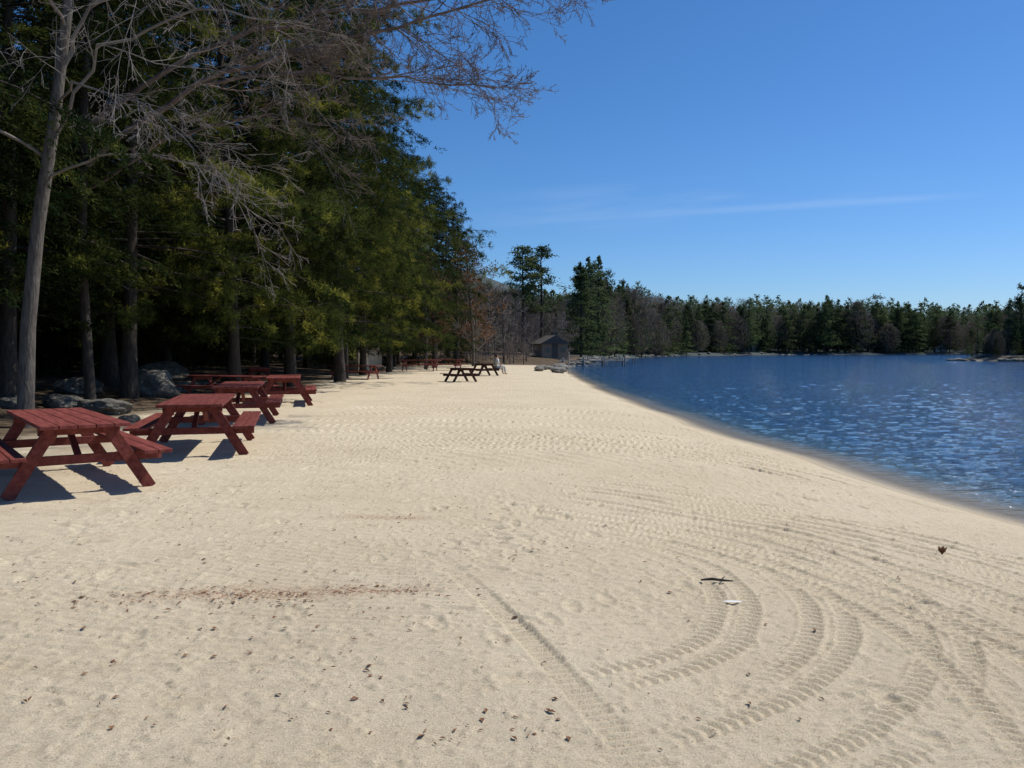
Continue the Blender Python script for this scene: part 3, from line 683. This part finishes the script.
# ------------------------------------------------------------------ boulders
def rock_mesh(seed,mt,sub=5):
    import bmesh
    from mathutils import noise
    bm=bmesh.new(); bmesh.ops.create_icosphere(bm,subdivisions=sub,radius=1)
    o=Vector((seed*3.1,seed*1.7,seed*.9))
    rs=random.Random(seed); planes=[(Vector((rs.gauss(0,1),rs.gauss(0,1),rs.gauss(0,.8))).normalized(),rs.uniform(.62,.9)) for _ in range(9)]
    for v in bm.verts:
        n=v.co.normalized(); r=1+.35*noise.noise(n*1.1+o)
        for pn,pd in planes:
            dd=n.dot(pn)
            if dd>0.05: r=min(r,pd/dd+0.02)
        r+=.10*noise.noise(n*3.1+o)+.05*noise.noise(n*8+o)+.025*noise.noise(n*18+o)
        v.co=n*r; v.co.z*=.8
    me=bpy.data.meshes.new("boulder"); bm.to_mesh(me); bm.free(); me.materials.append(mt)
    for p in me.polygons: p.use_smooth=True
    return me
RK=[rock_mesh(i,M_rock) for i in (1,2,3,4)]; RS=[rock_mesh(i,M_shorerock,3) for i in (5,6,7,8)]
def rock(x,y,s,k=0,sx=1.2,sz=.7,rz=0,label="grey granite boulder under the trees",group="granite boulders",dz=0,R=RK):
    o=obj("boulder",R[k],loc=(x,y,gz(x,y)+s*sz*.25+dz),rot=(0,0,rz),scale=(s*sx,s,s*sz)); tag(o,label,"boulder",group)
for (u,d,s,k,sz) in [(147,27,.9,0,.95),(103,20.5,.65,1,.55),(62,21.5,.55,2,.6),(78,26,.65,3,.75),(180,30,.55,1,.6),(12,20.5,.4,0,.65),(128,18.5,.25,2,.6),(-2,23,.6,3,.7),(205,33,.45,0,.5),(380,62,.45,1,.8),(232,38,.45,2,.7),(160,36,.9,3,.8)]:
    rock(U(u,d),d,s,k,1.25,sz,u)
GR="rocks along the shoreline"
rr=random.Random(9)
for i in range(80):
    y=64+ (i/80)**1.2*135; x=np.interp(y,SH[1:,1][:20],SH[1:,0][:20])+rr.uniform(-.8,.8)
    if i<16: x=np.interp(y,SH[1:,1][:20],SH[1:,0][:20])-rr.uniform(.1,2.4)
    rock(x,y,rr.uniform(.15,.46)*(1+y/200),rr.randrange(4),1.2,rr.uniform(.5,.85),rr.uniform(0,6),"grey rock at the water's edge",GR,dz=.08,R=RS)
for i in range(40):
    x=rr.uniform(76.5,95); y=np.interp(x,[77,84,98],[145.5,140,137])+rr.uniform(-.5,.6); rock(x,y,rr.uniform(.3,.65),rr.randrange(4),1.3,.7,rr.uniform(0,6),"grey rock on the low point in the lake",GR,dz=.12,R=RS)
for i in range(44):
    x=rr.uniform(30,130); y=np.interp(x,SH[18:26,0],SH[18:26,1])+rr.uniform(-1,1.5); rock(x,y,rr.uniform(.4,.8),rr.randrange(4),1.4,.6,rr.uniform(0,6),"grey rock at the water's edge",GR,dz=.1,R=RS)

# ------------------------------------------------------------------ cabins, dock, pole
def cabin(x,y,W,D,H,mt,rz,label,z=None):
    root=bpy.data.objects.new("cabin",None); link(root); root.location=(x,y,(gz(x,y) if z is None else z)); root.rotation_euler=(0,0,rz)
    tag(root,label,"cabin")
    G=Geo(); box_between(G,(0,-D/2,H/2-.2),(0,D/2,H/2-.2),W,H+.4); obj("wall",G.mesh("cabin_wall",[mt]),parent=root)
    rh=W*.30; a=W/2+.35; 
    V=np.array([(-a,-D/2-.3,H-.02),(a,-D/2-.3,H-.02),(0,-D/2-.3,H+rh),(-a,D/2+.3,H-.02),(a,D/2+.3,H-.02),(0,D/2+.3,H+rh)])
    me=bpy.data.meshes.new("cabin_roof"); me.from_pydata([tuple(v) for v in V],[],[(0,1,2),(3,5,4),(0,2,5,3),(1,4,5,2),(0,3,4,1)]); me.materials.append(M_roof)
    r=obj("roof",me,parent=root)
    G=Geo(); box_between(G,(W*.25,D*.2,H),(W*.25,D*.2,H+rh+.5),.6,.6,up=(0,1,0)); obj("chimney",G.mesh("chimney",[M_rock]),parent=r)
    for u in (-.3,.32):
        G=Geo(); box_between(G,(W*u,-D/2-.03,H*.55),(W*u,-D/2+.02,H*.55),W*.16,H*.34); obj("window",G.mesh("cabin_window",[M_glass]),parent=root)
    G=Geo(); box_between(G,(0,-D/2-.035,1.0),(0,-D/2+.02,1.0),.9,2.0); obj("door",G.mesh("cabin_door",[M_roof]),parent=root)
cabin(U(550,114),114,3.8,3.4,1.9,M_cabin,.35,"small brown cabin among bare trees by the water")
cabin(U(748,316),317,9,7,3.0,M_grayclap,.1,"grey cottage under the trees on the far shore")
cabin(U(943,342),345,4,4,1.8,M_grayclap,-.2,"small pale boathouse on the far shore")
cabin(U(345,66),66,4.5,4,2.0,M_beige,-.3,"dull beige cottage glimpsed through the wood")
for dx,dy,rz in ((9.6,98,0),(14.5,122,.1)):
    root=bpy.data.objects.new("dock",None); link(root); root.location=(dx,dy,-.2); root.rotation_euler=(0,0,rz); tag(root,"weathered wooden dock on posts over the lake","dock","small docks along the shore")
    G=Geo(); 
    for i in range(26): box_between(G,(-4+i*.32,-.8,.55),(-4+i*.32,.8,.55),.29,.10)
    obj("deck",G.mesh("dock_deck",[M_dock]),parent=root)
    for i in range(4):
        for s in (-.86,.86):
            G=Geo(); G.tube([(-3.6+i*2.4,s,-1.2),(-3.6+i*2.4,s,.95)],[.10,.09],8); obj("post",G.mesh("dock_post",[M_dock]),parent=root)
px,py=U(569,66),66.0
G=Geo(); G.tube([(0,0,-.6),(0,0,1.75)],[.045,.04],8); G.tube([(0,0,1.75),(0,0,1.80)],[.055,.05],8)
o=obj("marker_post",G.mesh("marker_post",[M_dock],True),loc=(px,py,-.35)); tag(o,"thin grey post standing at the water's edge","post")

# ------------------------------------------------------------------ small things on the sand
def surf(x,y):
    ix=np.clip(np.searchsorted(XS,x),0,len(XS)-1); iy=np.clip(np.searchsorted(YS,y),0,len(YS)-1)
    return Z.reshape(len(YS),len(XS))[iy,ix]
def leafset(pts,smin,smax,seed):
    r=np.random.default_rng(seed); n=len(pts); P=np.array(pts); z=surf(P[:,0],P[:,1])+.006
    C=np.stack([P[:,0],P[:,1],z],1)
    D=unit(np.stack([r.normal(0,1,n),r.normal(0,1,n),r.normal(0,.10,n)],1)); W=unit(np.cross(D,np.stack([r.normal(0,.12,n),r.normal(0,.12,n),np.ones(n)],1)))
    s=smin+(smax-smin)*r.random(n)**2.6; q=kites(C,D*s[:,None],W*(s*r.uniform(.08,.6,n))[:,None]); q[:,1,2]+=s*.12; q[:,3,2]+=s*.14
    return q
r_=np.random.default_rng(8); P=[]
for k in range(1800): 
    x=r_.uniform(-2.85,-.40); P.append((x,5.45+.12*(x+1.3)+r_.normal(0,.13)))
for k in range(5200):
    y=3.3+r_.random()**1.0*10; P.append((r_.uniform(-.62*y-.3,.08*y) ,y))
for k in range(1800):
    y=3.3+r_.random()*14; P.append((r_.uniform(-.1*y,.5*y),y))
for k in range(1600):
    y=r_.uniform(8,50); P.append((edge_x(y)+abs(r_.normal(0,1.5)),y))
P=np.array(P); P=P[(landsd(P[:,0],P[:,1])>.8)]
keep=(vnoise(P[:,0]*.9,P[:,1]*.9,50)*.35+.25*vnoise(P[:,0]*4,P[:,1]*4,51)+.5*r_.random(len(P))>.60); P=P[keep]
lo=obj("leaf_litter",bulk_mesh("leaf_litter",leafset(P,.007,.048,2),M_brownleaves)); lo["kind"]="stuff"; lo["label"]="scattered dead brown leaves and bark bits on the sand"; lo["category"]="leaves"
def gxy(u,v): d=CH*FP/(v-HZ); return U(u,d),d
def sz_(x,y): return float(surf(np.array([x]),np.array([y]))[0])
x,y=gxy(718,582); G=Geo(); G.tube([(-.10,0.02,.0),(-.03,0,.012),(.05,-.02,.008),(.12,-.01,.0)],[.006,.010,.009,.004],6); G.tube([(.03,-.015,.01),(.07,.03,.02)],[.005,.003],5)
o=obj("stick",G.mesh("stick",[M_bark],True),loc=(x,y,sz_(x,y)+.01)); tag(o,"short dark driftwood stick lying on the sand","stick")
x,y=gxy(736,602); Q=[]; 
for i in range(9):
    t=i/9; Q.append([(t*.13-.065,-.014*math.sin(math.pi*t+.2),.004),(t*.13-.05,-.014*math.sin(math.pi*(t+.1)),.005),(t*.13-.05,.014*math.sin(math.pi*(t+.1)),.008),(t*.13-.065,.014*math.sin(math.pi*t+.2),.007)])
o=obj("feather",bulk_mesh("feather",np.array(Q),M_white),loc=(x,y,sz_(x,y)+.012),rot=(0,0,-.1)); tag(o,"small white feather lying on the sand","feather")
x,y=gxy(946,547)
Q=[]
for i in range(7):
    a=i*.9; c=np.array([math.cos(a)*.012,math.sin(a)*.012,.025]); D=np.array([math.cos(a)*.04,math.sin(a)*.04,.05]); W=np.cross(D,[0,0,1.0]); W=W/np.linalg.norm(W)*.04; Q.append([c-D*.5,c+W*.5,c+D*.5,c-W*.5])
o=obj("curled_leaf",bulk_mesh("curled_leaf",np.array(Q),M_brownleaves),loc=(x,y,sz_(x,y)+.01),scale=(1.3,1.3,1.3)); tag(o,"curled dead brown oak leaf standing on the sand","leaf")

# ------------------------------------------------------------------ person (seated, leaning)
def skin_mesh(name,V,E,R,mat,root=0,sub=2):
    me=bpy.data.meshes.new(name); me.from_pydata(V,E,[]); me.materials.append(mat)
    o=obj(name,me); sk=o.modifiers.new("skin",'SKIN'); sk.use_smooth_shade=True
    for i,r in enumerate(R):
        me.skin_vertices[0].data[i].radius=(r,r) if not isinstance(r,tuple) else r
        me.skin_vertices[0].data[i].use_root=(i==root)
    ss=o.modifiers.new("sub",'SUBSURF'); ss.levels=sub; ss.render_levels=sub
    return o
V=[(0,0,.50),(0,-.02,.68),(0,-.01,.86),(0,0,.97),(0,.02,1.04),(0,.03,1.13),(0,.035,1.21)]
E=[(i,i+1) for i in range(6)]; R=[(.16,.12),(.135,.10),(.17,.11),(.10,.08),(.055,.055),(.085,.095),(.07,.08)]
def ch(start,pts,rs):
    k=start
    for p,r in zip(pts,rs):
        V.append(p); R.append(r); E.append((k,len(V)-1)); k=len(V)-1
    return k
for s in (-1,1):
    ch(0,[(s*.10,.05,.50),(s*.14,.30,.52),(s*.15,.48,.50),(s*.16,.52,.28),(s*.16,.54,.09),(s*.17,.62,.05),(s*.17,.70,.035)],[.10,.085,.065,.055,.042,.045,.03])
    h=ch(3,[(s*.17,-.01,.95),(s*.23,-.02,.80),(s*.26,.04,.68),(s*.20,.20,.60),(s*.17,.27,.58),(s*.165,.31,.575)],[.07,.05,.042,.036,.026,.028])
    for f in range(4):
        ox=(f-1.5)*.019*s; ch(h,[(s*.165+ox,.345,.572),(s*.165+ox*1.1,.375+.008*(1-abs(f-1.5)),.565),(s*.165+ox*1.1,.395+.01*(1-abs(f-1.5)),.555)],[.009,.008,.007])
    ch(h,[(s*.13,.315,.58),(s*.115,.345,.575)],[.010,.008])
body=skin_mesh("person",V,E,R,M_skin,0,2)
V=[];R=[];E=[]
V+= [(0,0,.50),(0,-.02,.68),(0,-.01,.86),(0,0,.985)]; R+=[(.175,.14),(.155,.12),(.19,.13),(.10,.085)]; E+=[(0,1),(1,2),(2,3)]
for s in (-1,1): ch(3,[(s*.17,-.01,.95),(s*.23,-.02,.80),(s*.26,.04,.69)],[.082,.066,.06])
shirt=skin_mesh("shirt",V,E,R,M_white,0,2); shirt.parent=body
V=[(0,0,.49)];R=[(.18,.14)];E=[]
for s in (-1,1): ch(0,[(s*.10,.05,.50),(s*.14,.30,.52),(s*.15,.48,.50),(s*.16,.52,.28),(s*.16,.54,.13)],[.115,.10,.08,.072,.062])
tr=skin_mesh("trousers",V,E,R,M_khaki,0,2); tr.parent=body
import bmesh
bm=bmesh.new(); bmesh.ops.create_uvsphere(bm,u_segments=20,v_segments=14,radius=1)
for v in bm.verts:
    v.co=Vector((v.co.x*.096,v.co.y*.11,v.co.z*.10))
    if v.co.y>.03 and v.co.z<.035: v.co.y*=.35
me=bpy.data.meshes.new("hair"); bm.to_mesh(me); bm.free(); me.materials.append(M_hair)
hr=obj("hair",me,parent=body,loc=(0,.015,1.20))
G=Geo(); G.tube([(0,.115,1.19),(0,.145,1.155),(0,.12,1.145)],[.008,.014,.008],6)
for s in (-1,1): G.tube([(s*.088,.03,1.19),(s*.10,.02,1.17),(s*.09,.025,1.14)],[.008,.016,.008],6)
obj("face",G.mesh("face",[M_skin],True),parent=body)
for s in (-1,1):
    G=Geo(); G.tube([(s*.045,.112,1.185),(s*.02,.12,1.185)],[.007,.007],6); obj("eye",G.mesh("eye",[M_hair]),parent=body)
G=Geo(); G.tube([(-.025,.118,1.115),(.025,.118,1.115)],[.005,.005],6); obj("mouth",G.mesh("mouth",[M_redtwig]),parent=body)
# on the near-side bench of the second dark table, facing away from its top
a=math.radians(30); sx,sy=-1.75+.70*math.cos(a)+.35*math.sin(a),52+.70*math.sin(a)-.35*math.cos(a)
body.location=(sx,sy,gz(sx,sy)-.005+.46-.38); body.rotation_euler=(0,0,math.radians(30-90))
tag(body,"person in a white shirt and pale trousers sitting on a bench","person")

# ------------------------------------------------------------------ light, sky, camera
EL,AZ=math.radians(54),math.radians(66)
sd=Vector((math.sin(AZ)*math.cos(EL),math.cos(AZ)*math.cos(EL),math.sin(EL)))
su=bpy.data.lights.new("sun",'SUN'); su.energy=4.4; su.angle=math.radians(.53); su.color=(1,.955,.88)
so=bpy.data.objects.new("sun",su); link(so); so.rotation_euler=sd.to_track_quat('Z','Y').to_euler(); so.location=(20,20,40)
W=bpy.data.worlds.new("World"); scene.world=W; W.use_nodes=True; nt=W.node_tree; L=nt.links; nt.nodes.clear()
out=N(nt,"ShaderNodeOutputWorld"); bg=N(nt,"ShaderNodeBackground"); sky=N(nt,"ShaderNodeTexSky"); sky.sky_type='NISHITA'; sky.sun_disc=False
sky.sun_elevation=EL; sky.sun_rotation=AZ; sky.air_density=1.0; sky.dust_density=0.3; sky.ozone_density=2.5; sky.altitude=200
bg.inputs[1].default_value=0.1
def M(op,a,b=None,clamp=False):
    n=N(nt,"ShaderNodeMath"); n.operation=op; n.use_clamp=clamp
    for i,v in enumerate((a,b)):
        if v is None: continue
        if isinstance(v,(int,float)): n.inputs[i].default_value=v
        else: L.new(v,n.inputs[i])
    return n.outputs[0]
sc_=N(nt,"ShaderNodeSeparateColor"); L.new(sky.outputs[0],sc_.inputs[0])
cc_=N(nt,"ShaderNodeCombineColor")
for i,(ga,gn) in enumerate([(1.32,8.4),(1.10,10.0),(1.14,14.6)]):
    v=M('MULTIPLY',sc_.outputs[i],.085); v=M('POWER',v,ga); v=M('MULTIPLY',v,gn); L.new(v,cc_.inputs[i])
tc=N(nt,"ShaderNodeTexCoord"); sp=N(nt,"ShaderNodeSeparateXYZ"); L.new(tc.outputs["Generated"],sp.inputs[0])
yy=M('MAXIMUM',sp.outputs[1],.05); aa=M('DIVIDE',sp.outputs[0],yy); vv=M('DIVIDE',sp.outputs[2],yy)
cb=N(nt,"ShaderNodeCombineXYZ"); L.new(M('MULTIPLY',aa,3.0),cb.inputs[0]); L.new(M('MULTIPLY',M('SUBTRACT',vv,M('MULTIPLY',aa,.05)),26.0),cb.inputs[1])
nn=N(nt,"ShaderNodeTexNoise"); nn.inputs["Scale"].default_value=1.6; nn.inputs["Detail"].default_value=6; L.new(cb.outputs[0],nn.inputs["Vector"])
def mrange(v,a,b,c=0,d=1):
    n=N(nt,"ShaderNodeMapRange"); n.interpolation_type='SMOOTHSTEP'; L.new(v,n.inputs[0]); n.inputs[1].default_value=a;n.inputs[2].default_value=b;n.inputs[3].default_value=c;n.inputs[4].default_value=d; return n.outputs[0]
line=M('SUBTRACT',vv,M('ADD',M('MULTIPLY',aa,.06),.152))
thin=M('MULTIPLY',mrange(M('ABSOLUTE',line),0,.007,1,0),M('MULTIPLY',mrange(aa,.0,.28),mrange(aa,.60,.45)))
wide=M('MULTIPLY',mrange(M('ABSOLUTE',M('SUBTRACT',line,.012)),0,.035,1,0),M('MULTIPLY',mrange(aa,-.1,.1),mrange(aa,.55,.2)))
wide=M('MULTIPLY',wide,mrange(nn.outputs["Fac"],.40,.75))
mask=M('ADD',M('MULTIPLY',thin,.09),M('MULTIPLY',wide,.15),True)
mx=N(nt,"ShaderNodeMixRGB"); L.new(mask,mx.inputs[0]); L.new(cc_.outputs[0],mx.inputs[1]); mx.inputs[2].default_value=(7.5,8.5,10,1)
L.new(mx.outputs[0],bg.inputs[0]); L.new(bg.outputs[0],out.inputs[0])

cam=bpy.data.cameras.new("camera"); co=bpy.data.objects.new("camera",cam); link(co)
cam.sensor_width=36; cam.lens=FP/1024*36; cam.clip_start=.05; cam.clip_end=8000
co.location=(0,0,CH); co.rotation_euler=(math.radians(90)-math.atan((384-HZ)/FP),0,0)
scene.camera=co
scene.view_settings.view_transform='Standard'; scene.view_settings.look='None'; scene.view_settings.exposure=0
print("verts",len(X),len(WX))
